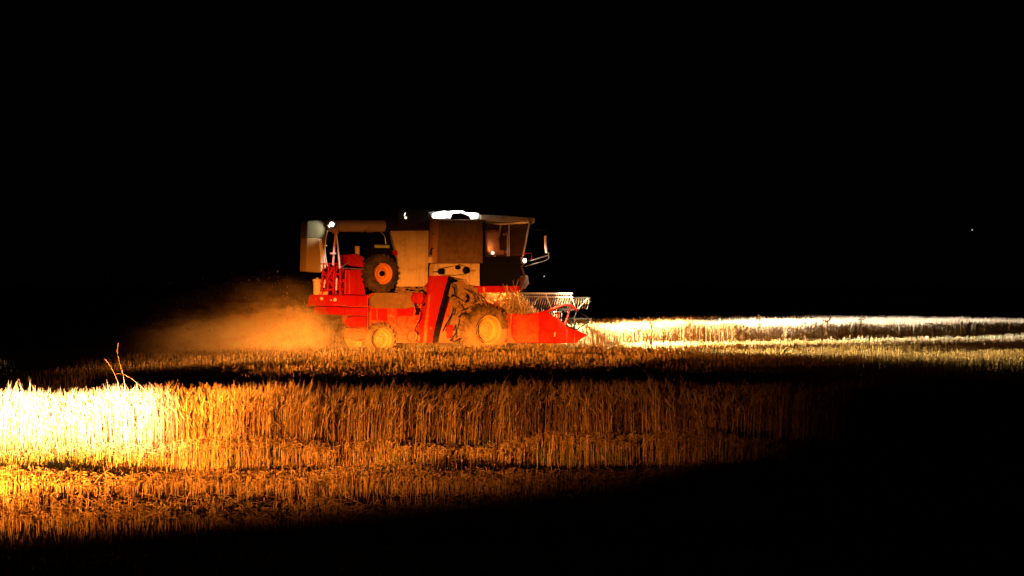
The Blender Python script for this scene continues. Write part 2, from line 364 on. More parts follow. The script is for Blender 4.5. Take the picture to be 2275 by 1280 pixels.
QS = .13
def near_field():
    # the uncut strip in front
    n = 14000
    x = RNG.uniform(-6.6, 7.0, n); q = 19.0+1.35*RNG.uniform(0, 1, n)**1.1
    keep = RNG.uniform(0, 1, n) < .12+.95*clumpy(x, q, 1.3)*clumpy(x*2.3+1, q*1.7, 1.0)+.55*np.clip((-2.2-x)/1.5, 0, 1)+.8*(q > 19.7)
    gap = np.abs(x-.38-.05*np.sin(q*5)) < .075+.02*np.sin(q*9)
    keep &= ~gap
    keep &= (q > 19.6) | (RNG.uniform(0, 1, n) > .55*np.clip((x+2.2)/2.0, 0, 1))
    # ragged front edge
    keep &= q > 18.95+.18*clumpy(x, x*0, 1.0)
    x, q = x[keep], q[keep]; y = q+QS*x+.35
    h = .572+.006*x+.03*np.sin(x*1.7)+.03*np.sin(x*5.1+1)+RNG.normal(0, .055, len(x))
    h *= np.where(RNG.uniform(0, 1, len(x)) < .12, RNG.uniform(.6, .9, len(x)), 1)
    h = h*np.where(q > 19.9, .95, 1)+.03
    cl = Cloud(); wheat(cl, x, y, h, .82, lean=.095, pale=np.where((q > 19.55) & (x > -2), .12, 1.0))  # back plants tinted dark: shade behind the front stems put into colour
    # added dense back rows that stop the beam, tinted dark as if shaded
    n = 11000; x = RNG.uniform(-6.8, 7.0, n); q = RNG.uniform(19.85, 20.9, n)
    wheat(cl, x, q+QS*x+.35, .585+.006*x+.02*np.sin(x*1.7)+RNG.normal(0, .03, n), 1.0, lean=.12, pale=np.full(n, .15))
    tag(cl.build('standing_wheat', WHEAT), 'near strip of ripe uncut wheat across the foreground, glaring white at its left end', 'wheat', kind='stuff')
    # tall stubble right in front of it, then the shorter stubble in furrows
    cl = Cloud()
    def wob(x, q): return q+.14*np.sin(x*.55+1)+.05*np.sin(x*1.9)
    for q0, q1, hh0, n, frac in ((18.45, 18.98, .24, 5600, .08), (16.25, 17.3, .150, 13000, .12), (13.8, 15.3, .105, 12000, .3), (11.2, 13.9, .07, 8000, .5)):
        x = RNG.uniform(-6.3, 6.5, n); q = q0+(q1-q0)*RNG.uniform(0, 1, n)
        k = (np.abs(x) < .27*q+.5) & (RNG.uniform(0, 1, n) < .25+.85*clumpy(x*1.3, q*1.5, .9))
        x, q = x[k], q[k]; m_ = len(x)
        q = q+.10*np.sin(x*3.1+q0)*(hh0 < .2)+.05*np.sin(x*8+q0)+RNG.normal(0, .07, m_)*np.where(hh0 > .2, .5, 1.6)
        hh = (hh0+.22*hh0*np.sin(x*1.7+q0)+.12*hh0*np.sin(x*4.3))*np.where(RNG.uniform(0, 1, m_) < frac, RNG.uniform(.4, .8, m_), RNG.uniform(.8, 1.15, m_))
        stubs(cl, x, q-(wob(x, q)-q)+QS*x+.35, hh, .0022, .11)
        # bushy cut tops: leaf rags and split straw that catch the light and shade the stems
        if hh0 > .1:
            m2 = int(m_*(1.8 if hh0 > .2 else 1.1)); ii = RNG.integers(0, m_, m2)
            xx = x[ii]+RNG.normal(0, .02, m2); qy = (q-(wob(x, q)-q)+QS*x+.35)[ii]+RNG.normal(0, .02, m2)
            litter(cl, xx, qy, hh[ii]*RNG.uniform(.72, 1.0, m2), RNG.uniform(.02, .07, m2), .008)
    # stray stems between the rows
    n = 1300; x = RNG.uniform(-6, 6.5, n); q = RNG.uniform(11, 18.9, n); stubs(cl, x, q+QS*x+.35, RNG.uniform(.04, .2, n), .003, .35)
    for lo_, n_ in ((18.5, 500), (16.25, 1400), (14.4, 1400), (11.5, 900)):
        x = RNG.uniform(-6, 6, n_); q = lo_+RNG.uniform(0, 1, n_)
        litter(cl, x, q+QS*x+.35, RNG.uniform(.0, .12, n_), RNG.uniform(.03, .22, n_), .004)
    tag(cl.build('stubble', STUB), 'cut stubble in furrows at the bottom of the photo, in front of the near wheat strip', 'stubble', kind='stuff')
    cl = Cloud(); n = 3500
    x = RNG.uniform(-6, 6, n); q = RNG.uniform(18.5, 19.4, n); k = clumpy(x, q, .5) > .6; x, q = x[k], q[k]
    for _ in range(3):
        stubs(cl, x+RNG.normal(0, .02, len(x)), q+QS*x+.35, RNG.uniform(.08, .2, len(x)), .004, .5)
    tag(cl.build('green_undergrowth', GRASS), 'thin green weeds growing among the near stubble', 'weeds', kind='stuff')
near_field()

TIPU = P(1305, 745, -.25)[0]
def in_wheat(u, v): return ((u > TIPU-.05) & (v > -.06+.16*(u-TIPU))) | (v > 3.4+.16*np.maximum(u-TIPU, 0))
def far_field():
    n = 250000
    y = np.where(RNG.uniform(0, 1, n) < .45, RNG.uniform(40, 52, n), RNG.uniform(31, 66, n)); x = RNG.uniform(-1, 1, n)*(.262*y+1)
    u = (x-ORG[0])*CT+(y-ORG[1])*ST; v = -(x-ORG[0])*ST+(y-ORG[1])*CT
    k = ~in_wheat(u, v)
    q = y-.10*x
    row = np.sin(q*2*np.pi/1.9+.6*np.sin(x*.4))
    k &= RNG.uniform(0, 1, n) < .45+.40*row+.35*(clumpy(x, y, .35)-.4)
    # wheel ruts
    for rq, ww in ((45.7, .28), (43.2, .2), (39.5, .25)):
        k &= ~((np.abs(q-rq-.3*np.sin(x*.5)) < ww) & (RNG.uniform(0, 1, n) < .93))
    k &= ~((np.abs(q-44.2-.35*np.sin(x*.7)-.2*np.sin(x*2.1)) < .75) & (x > 2.2+RNG.normal(0, .5, n)) & (RNG.uniform(0, 1, n) < .96))
    # the wheels and body keep the ground under them bare
    k &= ~((u > -4.0) & (u < .7) & (v > -.05) & (v < 2.3))
    x, y, row, q = x[k], y[k], row[k], q[k]
    cl = Cloud()
    hh = (.19+.045*row+.05*clumpy(x, y, .25))*RNG.uniform(.6, 1.25, len(x))
    stubs(cl, x, y, hh, .0056, .13)
    n = 22000; y = RNG.uniform(33, 60, n); x = RNG.uniform(-1, 1, n)*(.262*y)
    u = (x-ORG[0])*CT+(y-ORG[1])*ST; v = -(x-ORG[0])*ST+(y-ORG[1])*CT; k = ~in_wheat(u, v); x, y = x[k], y[k]
    litter(cl, x, y, RNG.uniform(.02, .22, len(x)), RNG.uniform(.08, .3, len(x)), .012)
    tag(cl.build('stubble', STUBF), 'far stubble around the harvester, beyond the near wheat strip', 'stubble', kind='stuff')
    cl = Cloud(); n = 26000
    u = TIPU+.5+17*RNG.uniform(0, 1, n)**.8; dv = -.9*RNG.uniform(0, 1, n)**1.1+.1; v = dv+.16*(u-TIPU)-.06
    k = (RNG.uniform(0, 1, n) < .1+.9*clumpy(u, v, .9)) & (RNG.uniform(0, 1, n) < np.clip((u-TIPU)/5, .1, 1)); u, v = u[k], v[k]
    stubs(cl, ORG[0]+u*CT-v*ST, ORG[1]+u*ST+v*CT, RNG.uniform(.10, .24, len(u)), .008, .35)
    tag(cl.build('green_undergrowth', GRASS), 'yellow green weeds along the foot of the far wheat band', 'weeds', kind='stuff')
    # uncut wheat ahead of the header
    cl = Cloud()
    n = 44000; u = RNG.uniform(TIPU-.05, TIPU+17.5, n); v = -.05+7*RNG.uniform(0, 1, n)**1.9
    k = (RNG.uniform(0, 1, n) < .5+.5*clumpy(u, v, .6)) & (v > -.05+.06*clumpy(u, v*0, 9.0)+.22*RNG.uniform(0, 1, n)**2); u, v = u[k], v[k]
    v = v+.16*np.maximum(u-TIPU, 0)
    t = (u-TIPU)/15
    h = .69-.08*t+.02*np.sin(u*1.3)+.02*np.sin(u*4.3)+RNG.normal(0, .035, len(u))
    X = ORG[0]+u*CT-v*ST; Y = ORG[1]+u*ST+v*CT
    wheat(cl, X, Y, h, 1.5, leaves=1, awns=2, lean=.09)
    tag(cl.build('standing_wheat', WHEAT), 'far band of uncut wheat ahead of the harvester, white along its top', 'wheat', kind='stuff')
    cl = Cloud()
    n = 8000; u = RNG.uniform(-4, TIPU, n); v = 3.4+6*RNG.uniform(0, 1, n)**1.6
    h = .66+.02*np.sin(u*1.3)+RNG.normal(0, .04, n)
    wheat(cl, ORG[0]+u*CT-v*ST, ORG[1]+u*ST+v*CT, h, 2.2, leaves=0, awns=1, lean=.09)
    tag(cl.build('standing_wheat', WHEAT), 'dim uncut wheat on the far side of the harvester, behind the dust', 'wheat', kind='stuff')
far_field()

# ---------------------------------------------------------------- the combine harvester
H = bpy.data.objects.new('combine_harvester', None); COL.objects.link(H)
H.location = (ORG[0], ORG[1], 0); H.rotation_euler = (0, 0, TH); H.empty_display_size = .5
tag(H, 'red and cream combine harvester driving right through the dark field with its lamps lit', 'combine harvester')

def wheel(name, px, py, v, Rt, wd, Rr, tyre_m, rim_m, lugs=22, lug_h=.035, dish=.06, label=None):
    c = P(px, py, v)
    e = MB()
    sh = Rt-lug_h
    e.lathe(c, [(Rr*.97, .03), (Rr, 0.0), (Rr+.25*(sh-Rr), -.012), (Rr+.6*(sh-Rr), -.008), (sh-.03, .02), (sh, .055), (sh+.005, wd*.5), (sh, wd-.055), (sh-.03, wd-.02),
                (Rr+.5*(sh-Rr), wd+.01), (Rr, wd), (Rr*.97, wd-.03), (Rr*.97, .03)], 56, caps=(False, False))
    for k in range(lugs):
        for side in (0, 1):
            a = 2*math.pi*(k+.5*side)/lugs
            rot = Matrix.Rotation(-a, 3, 'Y') @ Matrix.Rotation((.55 if side else -.55), 3, 'X')
            rr = sh+lug_h*.35
            y = .03+wd*(.26 if side == 0 else .70)
            e.box((c[0]+rr*math.cos(a), c[1]+y, c[2]+rr*math.sin(a)), (lug_h*1.3, wd*.5, .040), rot)
            # shoulder of the lug on the side wall
            if side == 0:
                e.box((c[0]+(sh-.035)*math.cos(a), c[1]+.018, c[2]+(sh-.035)*math.sin(a)), (.09, .035, .034), Matrix.Rotation(-a, 3, 'Y'))
    w_ = bpy.data.objects.new(name, None); COL.objects.link(w_); w_.parent = H
    ty = e.build('tyre', tyre_m, w_, smooth=True)
    rm = MB()
    rm.lathe(c, [(Rr*.90, -.005), (Rr*1.03, -.012), (Rr*1.03, .012), (Rr*.93, .03), (Rr*.88, dish), (Rr*.62, dish+.02), (Rr*.52, dish-.02), (Rr*.28, dish-.03), (Rr*.24, dish-.07), (.03, dish-.075)], 44, caps=(False, True))
    for k in range(8):
        a = 2*math.pi*k/8
        rm.lathe((c[0]+Rr*.40*math.cos(a), c[1]+dish-.05, c[2]+Rr*.40*math.sin(a)), [(.016, 0), (.016, .03)], 6)
    rm.build('rim', rim_m, w_, smooth=True)
    for rr_, yy_ in ((Rr*1.0, -.012), (Rr*.5, dish-.03)):
        g_ = MB(); g_.tube([(c[0]+rr_*math.cos(a), c[1]+yy_, c[2]+rr_*math.sin(a)) for a in np.linspace(math.pi*.62, math.pi*1.38, 18)], .011, 5)
        g_.build('rim_shade_arc', BROWN if rr_ < Rr else DARK, w_)  # dark arcs on the left half only, standing in for the rim lip's shade
    return w_, c
wheel('front_wheel', 1085, 733, 0.0, .625, .40, .33, RUBBERF, RIMY, 20, .05, .18)
wheel('front_wheel', 1000, 731, 1.85, .625, .36, .33, RUBBER, RIMY, 20, .045, .09)
wheel('rear_wheel', 848, 754, .28, .40, .24, .245, RUBBERF, RIMY, 18, .022, .11)
wheel('rear_wheel', 785, 752, 1.65, .40, .24, .245, RUBBER, RIMY, 18, .022, .05)
sw, swc = wheel('spare_wheel', 850, 608, .10, .445, .22, .235, RUBBER, RIMO, 22, .022, .09)
for (x_, y_, v_, r_) in ((859, 753, .50, .40), (1094, 737, .40, .60)):
    c = P(x_, y_, v_); b = MB(); b.lathe(c, [(r_*.8, 0), (r_, .0), (r_, .05), (r_*.8, .05)], 40); b.build('wheel_shade_disc', DARK, H)  # black discs behind the wheels stand in for wheel-arch shade
sw['label'] = 'spare wheel with orange rim hung on the side behind the grain tank'
MB().lathe((swc[0]-.02, .08, swc[2]), [(.060, 0), (.060, .03)], 20).build('hub_hole', DARK, sw)

# lower body
b = MB(); b.prism([(820, 655), (950, 655), (1040, 668), (1040, 742), (1000, 762), (872, 762), (820, 735)], .42, 1.95)
b.build('thresher_body', REDD, H, .012)
b = MB(); b.prism([(822, 653), (838, 650), (925, 652), (932, 680), (900, 686), (826, 684)], .33, .42)
b.build('caked_side_cover', BROWN, H, .01)
for q_ in ([(826, 686), (860, 686), (860, 712), (826, 712)], [(884, 681), (918, 682), (918, 702), (884, 702)]):
    b = MB(); b.prism(q_, .385, .42); b.build('inspection_door', RED, H, .006)
b = MB(); b.ptube([(864, 707), (893, 737)], .36, .016); b.ptube([(879, 708), (880, 724)], .37, .012); b.ptube([(838, 685), (838, 712)], .38, .014)
b.ptube([(820, 712), (862, 714)], .36, .014)
b.build('body_brace', REDD, H)
b = MB(); c = P(931, 663, .16); b.lathe(c, [(.12, .0), (.135, .02), (.135, .16), (.10, .18)], 28)
b.build('round_guard', RED, H, smooth=True)
b = MB()
pts = [P(936+13*math.cos(a)*.95, 663+16*math.sin(a), .15) for a in np.linspace(-1.1, 1.3, 10)]
b.tube(pts, .024, 6); b.ptube([(928, 685), (924, 700)], .2, .025); b.ptube([(921, 674), (926, 692)], .2, .018)
b.ptube([(930, 689), (937, 694), (935, 706), (922, 732), (930, 741)], .18, .012)
b.build('belt', DARK, H)
b = MB()
for (x, y, r_, v) in ((916, 747, .13, .12), (900, 748, .07, .22), (935, 752, .09, .2)):
    c = P(x, y, v); b.lathe(c, [(r_*.3, -.03), (r_*.35, 0), (r_*.8, .02), (r_, 0), (r_, .06)], 24)
b.build('lower_pulley', REDD, H, smooth=True)
# dark core: engine deck and what is behind the side tanks
b = MB(); b.prism([(868, 640), (868, 515), (968, 515), (1060, 500), (1060, 655), (868, 655)], .75, 1.9)
b.build('engine_bay', SCREEN, H, .01)

# grain tank side pod
b = MB(); b.prism([(867, 513), (953, 512), (951, 627), (943, 637), (881, 637), (884, 612), (884, 575), (878, 552)], .22, .75, .22)
tank = b.build('grain_tank', CREAM, H, .015)
b = MB()
b.prism([(872, 516), (884, 516), (889, 553), (889, 634), (884, 634), (884, 575)], .205, .22)
for y in (545, 572, 600): b.ptube([(890, y), (950, y)], .218, .006, 4)
b.pbox(914, 602, 920, 604, .212, .22)
b.build('panel_rib', CREAM, tank)
b = MB(); b.prism([(865, 463), (871, 461), (884, 461), (953, 467), (953, 511.5), (867, 512.5)], .23, .73)
ext = b.build('tank_extension', CLOTH, H, .012)
b = MB(); b.ptube([(884, 462), (885, 512)], .22, .012); b.ptube([(866, 463), (884, 461.5), (953, 467.5)], .22, .014)
b.build('extension_rail', CLOTH, ext)
b = MB(); b.ptube([(900.5, 473), (898.5, 480)], .19, .010, 6); b.lathe(P(902, 484, .19), [(.024, 0), (.024, .02)], 12)
b.build('bright_speck', emis('bright_speck_glow', (1, .9, .7), 3), H)  # small shapes that glow as bright specks
b = MB(); b.prism([(874, 557), (882, 556), (883, 567), (876, 567)], .14, .22); b.build('red_reflector', RED, H, .004)
# clutter under tank
b = MB()
for i in range(26):
    x = random.uniform(878, 958); y = random.uniform(638, 652)
    b.box(P(x, y, random.uniform(.25, .4)), (random.uniform(.03, .12), .06, random.uniform(.02, .06)), Matrix.Rotation(random.uniform(-.6, .6), 3, 'Y'))
b.ptube([(880, 643), (905, 640), (930, 645), (958, 636)], .26, .014); b.ptube([(885, 650), (920, 648), (950, 652)], .28, .018)
b.build('shaft_linkage', BROWN, H)
b = MB()
b.ptube([(955, 515), (953, 560), (956, 600), (948, 628), (940, 650)], .45, .05); b.build('dark_hose', DARK, H, smooth=True)
b = MB()
pts = [P(964+8*math.cos(a)+0.0, 536+17*math.sin(a), .12) for a in np.linspace(-2.0, 2.1, 14)]
b.tube(pts, .013, 6); b.ptube([(960, 552), (957, 566)], .2, .03)
b.build('cable_loop', DARK, H, smooth=True)
b = MB(); b.pbox(954, 571, 970, 584, .13, .35); b.build('junction_box', CREAM, H, .008)

# second side pod with the belt drive
b = MB(); b.prism([(977, 487), (1072.5, 488), (1072.5, 585), (971, 585)], .08, .55)
pod = b.build('side_hopper', DIRTY, H, .015)
b = MB(); b.prism([(966, 487), (977, 487), (970, 584.5), (962, 584.5)], .10, .5); b.build('hopper_edge', paint('worn_edge_paint', (0.36, 0.2, 0.12), .7, .6), pod, .006)
b = MB()
b.ptube([(982, 497), (1068, 497)], .078, .006, 4); b.ptube([(979, 560), (1070, 560)], .078, .006, 4); b.ptube([(1058, 490), (1058, 583)], .078, .006, 4)
b.build('hopper_seam', DIRTY, pod)
b = MB(); b.prism([(968, 585.5), (1066, 585.5), (1066, 636), (1044, 633), (1036, 622), (996, 613), (964, 613)], .12, .6)
dp = b.build('drive_panel', CREAM, H, .01)
for (x, y, r_, m_) in ((981.5, 603, .072, DARK), (1018, 594, .05, DARK), (1037, 600.5, .078, DARK)):
    c = P(x, y, .03); bb = MB(); bb.lathe(c, [(r_*.3, -.015), (r_*.4, 0), (r_*.75, .012), (r_, -.005), (r_, .02), (r_*.85, .035), (r_, .05), (r_, .07)], 28)
    bb.build('pulley', m_, dp, smooth=True)
b = MB(); b.ptube([(982, 596), (1014, 590), (1020, 588), (1036, 593)], .05, .007, 5); b.ptube([(982, 611), (1012, 612), (1037, 608)], .05, .009, 5)
b.ptube([(962, 604), (974, 604)], .05, .012, 6)
b.build('drive_belt', DARK, dp)
b = MB()
for k in range(4): b.pbox(1048+2.4*k, 599+(k % 2), 1049.4+2.4*k, 603.5, .112, .12)
b.build('panel_lettering', BROWN, dp)
b = MB(); b.ptube([(1043, 612), (1043, 634)], .118, .005, 4); b.build('panel_seam', BROWN, dp)

# grain elevator
b = MB(); b.prism([(964, 613), (997, 613), (980, 675), (965, 735), (961, 762), (940, 762), (944, 715), (953, 655)], .02, .34)
el = b.build('grain_elevator', RED, H, .012)
b = MB(); b.prism([(953, 655), (957, 655), (947, 762), (940, 762), (944, 715)], .005, .02); b.lathe(P(958, 730, .0), [(.03, 0), (.03, .03)], 12); b.build('elevator_flange', REDD, el)
b = MB(); b.prism([(998, 614), (1006, 614), (997, 652), (974, 735), (969, 762), (960, 762), (966, 735), (983, 675)], .12, .3)
b.build('drive_cover', DARK, H, .01)
# machinery between elevator and front wheel
b = MB()
for (x, y, r_, v) in ((1002, 645, .15, .14), (1031, 661, .105, .1), (1013, 677, .09, .2), (1046, 690, .085, .15), (1030, 708, .075, .12), (1026, 728, .055, .1), (1050, 668, .06, .12)):
    c = P(x, y, v); b.lathe(c, [(r_*.25, -.05), (r_*.3, -.01), (r_*.7, .02), (r_*.9, -.01), (r_, 0), (r_*.9, .03), (r_, .06)], 26)
b.build('side_pulley', BROWN, H, smooth=True)
b = MB()
b.pbox(1000, 655, 1050, 735, .36, .42); b.pbox(1016, 632, 1043, 660, .25, .42); b.prism([(1004, 700), (1022, 700), (1012, 752), (1000, 752)], .2, .42)
b.prism([(1040, 668), (1075, 668), (1075, 740), (1040, 740)], .42, .9)
b.prism([(1006, 628), (1030, 624), (1062, 648), (1062, 662), (1040, 668)], .3, .42)
for i in range(46):
    x = random.uniform(1000, 1062); y = random.uniform(628, 755)
    b.box(P(x, y, random.uniform(.22, .36)), (random.uniform(.03, .14), .08, random.uniform(.02, .09)), Matrix.Rotation(random.uniform(-1, 1), 3, 'Y'))
b.build('drive_housing', BROWN, H, .006)
b = MB()
b.ptube([(1004, 655), (1030, 668)], .1, .012, 6); b.ptube([(1004, 636), (1010, 640), (1010, 652), (1002, 660)], .1, .016, 6)
b.ptube([(1007, 684), (1006, 695), (992, 720), (984, 736)], .1, .016, 6); b.ptube([(1036, 655), (1039, 664), (1033, 672)], .06, .016, 6)
b.ptube([(1008, 735), (1012, 722), (1014, 738), (1000, 758)], .18, .02, 6); b.ptube([(1025, 690), (1040, 684)], .1, .013, 6); b.ptube([(1018, 705), (1030, 695), (1046, 702)], .08, .012, 6)
b.build('drive_chain', DARK, H)
b = MB(); b.prism([(993, 722), (1008, 722), (1004, 752), (994, 752)], .16, .2); b.build('red_side_plate', RED, H, .006)
for k in range(7):
    bb = MB(); x = 1030+4*k; bb.ptube([(x, 640+k), (x+8, 645+k*1.3), (x+20, 652+k*1.5), (x+28, 666+k*1.2)], .2+.02*k, .009, 5); bb.build('hydraulic_hose', BROWN if k % 2 else DARK, H)

# cab
cab = MB(); cab.prism([(1067, 571), (1161, 569), (1154, 635), (1067, 635)], .30, 1.75)
CAB = cab.build('cab', DARK, H, .015)
b = MB(); b.prism([(1064, 635.5), (1154, 635.5), (1154, 650.5), (1064, 650.5)], .22, 1.75); sill = b.build('cab_sill', RED, H, .008)
b = MB()
for k in range(4): b.pbox(1072.5+.3*k, 639+3*k, 1077+.3*k, 640.6+3*k, .212, .22)
b.build('sill_lettering', LETTER, sill)
b = MB(); b.prism([(1068, 477), (1120, 479), (1172, 483), (1188, 484), (1190, 489), (1187, 496), (1150, 492), (1068, 488)], .22, 1.85)
roof = b.build('cab_roof', CREAM, H, .02)
b = MB(); b.prism([(1172, 485), (1177, 485), (1184, 498), (1178, 500)], .17, .22); b.build('roof_bracket', BROWN, roof)
a_, c_ = P(1176, 497, .3), P(1162, 569, .3)
for vv in (.3, 1.72):
    b = MB(); b.tube([(a_[0], vv, a_[2]), (c_[0], vv, c_[2])], .022); b.build('front_pillar', STEEL, H)
a_, c_ = P(1076, 490, .3), P(1076, 570, .3)
for vv in (.3, 1.72):
    b = MB(); b.tube([(a_[0], vv, a_[2]), (c_[0], vv, c_[2])], .03); b.build('rear_pillar', DARK, H)
for x_, y_, r_ in ((1127, 520, .008), (1131, 500, .012)):
    b = MB(); b.tube([P(x_, y_, .3), P(x_, 569, .3)], r_); b.build('window_bar', STEEL, H)
b = MB(); b.prism([(1078, 491), (1173, 496), (1160, 569), (1078, 570)], .31, .316); b.build('side_window', GLASS, H)
b = MB()
for A, B in (((1176, 498), (1162, 568)),):
    p = [P(*A, .33), P(*B, .33), P(*B, 1.7), P(*A, 1.7)]
    # far ends keep the same height and length as the near ends
    p[2] = (p[1][0], 1.7, p[1][2]); p[3] = (p[0][0], 1.7, p[0][2])
    vs = [b.bm.verts.new(q) for q in p]+[b.bm.verts.new((q[0]+.006, q[1], q[2])) for q in p]
    for f in ((0, 1, 2, 3), (7, 6, 5, 4), (0, 4, 5, 1), (1, 5, 6, 2), (2, 6, 7, 3), (3, 7, 4, 0)): b.bm.faces.new([vs[i] for i in f])
b.build('windscreen', GLASS, H)
b = MB(); p = P(1082, 570, .85)
b.box((p[0]+.22, .95, p[2]+.1), (.42, .45, .12)); b.box((p[0]+.10, .95, p[2]+.36), (.34, .5, .52), Matrix.Rotation(-.12, 3, 'Y'))
b.build('driver_seat', paint('orange_seat_cloth', (.62, .30, .14), .9, .5, (.3, .14, .06)), H, .05)
b = MB(); p2 = P(1128, 560, .9)
b.tube([(p2[0]+.1, .95, p2[2]-.3), (p2[0], .95, p2[2]+.12)], .03)
b.tube([(p2[0]+.17*math.cos(a)*.5, .95+.17*math.sin(a), p2[2]+.13+.03*math.cos(a)) for a in np.linspace(0, 2*math.pi, 20)], .014, 6)
b.build('steering_wheel', DARK, H, smooth=True)
b = MB(); p3 = P(1150, 562, .6); b.box((p3[0], 1.1, p3[2]+.06), (.03, .16, .10), Matrix.Rotation(.2, 3, 'Y')); b.build('dash_screen', SCR, H, .01)
b = MB(); p4 = P(1096, 562, .42); b.lathe(p4, [(.035, 0), (.045, .03), (.03, .05)], 16); b.build('cab_lamp', LENSW, H)
b = MB(); b.prism([(1119, 520), (1124, 517), (1131, 515), (1133, 521), (1122, 523)], .5, .56); b.build('sun_visor', BROWN, H)

# white tank cover lit from above, with the work lamp in front of it
b = MB(); b.prism([(957, 478), (962, 473.5), (979, 472.5), (983, 469), (1029, 468), (1032, 471), (1043, 473), (1062, 473.5), (1067, 478), (1066, 487), (960, 485.5)], .25, 1.2)
b.build('tank_cover', WHITE, H, .01)
b = MB(); b.prism([(1003, 488), (1006, 477), (1012, 473.5), (1026, 473), (1040, 478.5), (1045, 480.5), (1045, 488)], -.02, .05)
b.build('work_lamp_housing', CLOTH, H, .01)
# mirror and front brackets
b = MB(); b.ptube([(1211.5, 524), (1212, 545), (1214, 562)], .1, .030, 8); b.build('wing_mirror', MIRROR_BACK, H, smooth=True)
b = MB(); b.ptube([(1176, 508), (1195, 510), (1216, 513), (1212, 524)], .12, .010, 6)
b.build('mirror_arm', DARK, H)
b = MB(); b.ptube([(1168, 580), (1180, 579), (1218, 567), (1219, 561)], .1, .013, 6); b.ptube([(1166, 592), (1212, 579), (1219, 574), (1220, 563)], .1, .010, 6)
b.build('mirror_bracket', STEEL, H, smooth=True)
b = MB(); b.ptube([(1164, 563), (1181, 563), (1182, 574), (1170, 576)], .15, .010, 6); b.build('door_handle', RED, H)
b = MB(); b.prism([(1161, 572), (1170, 573), (1171, 585), (1162, 586)], -.36, -.26); b.tube([P(1166, 583, -.3), P(1160, 592, .3)], .016, 6); hl = b.build('front_lamp', STEEL, H, .012)
b = MB(); c = P(1166, 579, -.364); b.lathe(c, [(.03, -.004), (.042, 0)], 16); b.build('lens', LENS, hl)
b = MB(); b.ptube([(1158, 590), (1166, 616)], .3, .03); b.prism([(1154, 616), (1172, 612), (1176, 630), (1168, 640), (1156, 642)], .3, .5); b.ptube([(1154, 643), (1168, 640)], .3, .02)
b.build('access_step', paint('step_paint', (.05, .03, .02), .8, .5, (.1, .07, .04)), H, .02)

# unloading auger, boot, lamp and stays
b = MB(); b.tube([P(868, 502, .38), P(748, 502, .38), P(726, 502, .38)], .135, 20); aug = b.build('unloading_auger', CREAM, H, smooth=True)
b = MB(); b.ptube([(796, 515), (808, 516), (812, 509), (815, 516), (830, 516)], .28, .010, 5); b.build('auger_clamp', BROWN, aug)
b = MB(); b.tube([P(868, 502, .38), P(852, 502, .38)], .15, 20); b.build('auger_joint', CLOTH, aug, smooth=True)
b = MB(); b.prism([(683, 491), (700, 489), (728, 490), (733, 497), (727, 512), (722, 545), (718, 560), (716, 530), (681, 529)], .22, .60)
b.build('discharge_spout', paint('olive_paint', (.12, .11, .05), .7, .5, (.2, .16, .08)), H, .02)
b = MB()
b.prism([(682, 529), (707, 529), (711, 560), (713, 606), (680, 603)], .22, .58); b.build('discharge_boot', paint('tan_rubber', (.36, .26, .10), .8, .3), H, .012)
b = MB(); b.prism([(707, 529), (717, 529), (722, 560), (725, 594), (713, 605), (711, 560)], .24, .5)
b.build('boot_lit_strip', WHITE, H, .012)  # white strip stands in for the lamp-lit edge of the boot
b = MB(); b.ptube([(728, 512), (724, 530), (722, 548), (723, 565), (727, 592)], .16, .012, 6); b.ptube([(720, 546), (726, 546)], .15, .018, 6); b.build('boot_cord', WHITE, H, smooth=True)
b = MB(); b.ptube([(746, 517), (743, 545), (740, 590)], .2, .024); b.build('stay_pole', PINK, H)
b = MB(); b.ptube([(747, 517), (751, 550), (755, 596)], .2, .018); b.build('stay_pole', WHITE, H)
b = MB(); b.pbox(743, 513, 752, 519, .15, .26); b.ptube([(750, 490), (748, 515)], .2, .016); b.build('stay_clamp', PINK, H, .004)
b = MB(); b.pbox(736, 561, 747, 565, .16, .24); b.build('stay_clamp', PINK, H, .004)
b = MB(); b.prism([(731, 491), (744, 490), (747, 500), (742, 508), (731, 508), (728, 500)], .10, .2); rl = b.build('rear_lamp', STEEL, H, .01)
b = MB(); b.lathe(P(737.5, 498.5, .094), [(.03, -.006), (.045, 0)], 20); b.build('lens', LENS, rl)

# engine top
b = MB(); b.lathe(P(794, 568, .5), [(.055, 0), (.055, .20), (.045, .22)], 20, axis='z'); b.build('air_filter', paint('tan_canister_paint', (.6, .42, .22), .5, .3), H, smooth=True)
b = MB(); b.prism([(826, 551), (870, 551), (874, 572), (824, 572)], .35, .9); b.build('engine', SCREEN, H, .01)
b = MB(); b.tube([P(833, 547.5, .32), P(864, 548, .32)], .038, 12); b.build('engine_cap', GREEN, H, smooth=True)
b = MB(); b.ptube([(846, 516), (852, 521), (856, 530), (857, 542)], .33, .014); b.build('breather_pipe', STEEL, H, smooth=True)
b = MB()
b.prism([(775, 566), (790, 564), (806, 570), (806, 590), (778, 590), (772, 580)], .30, .9)
b.ptube([(772, 568), (800, 574)], .26, .03); b.ptube([(770, 577), (806, 582)], .26, .03); b.ptube([(774, 588), (808, 592)], .26, .025)
for i in range(16): b.box(P(random.uniform(773, 806), random.uniform(566, 592), .27), (random.uniform(.04, .12), .07, random.uniform(.02, .06)), Matrix.Rotation(random.uniform(-.5, .5), 3, 'Y'))
b.build('engine_guard', RED, H, .008)
b = MB(); b.ptube([(758, 594), (766, 589), (776, 582)], .25, .012); b.ptube([(760, 596), (808, 598)], .25, .012); b.build('guard_rail', STEEL, H)

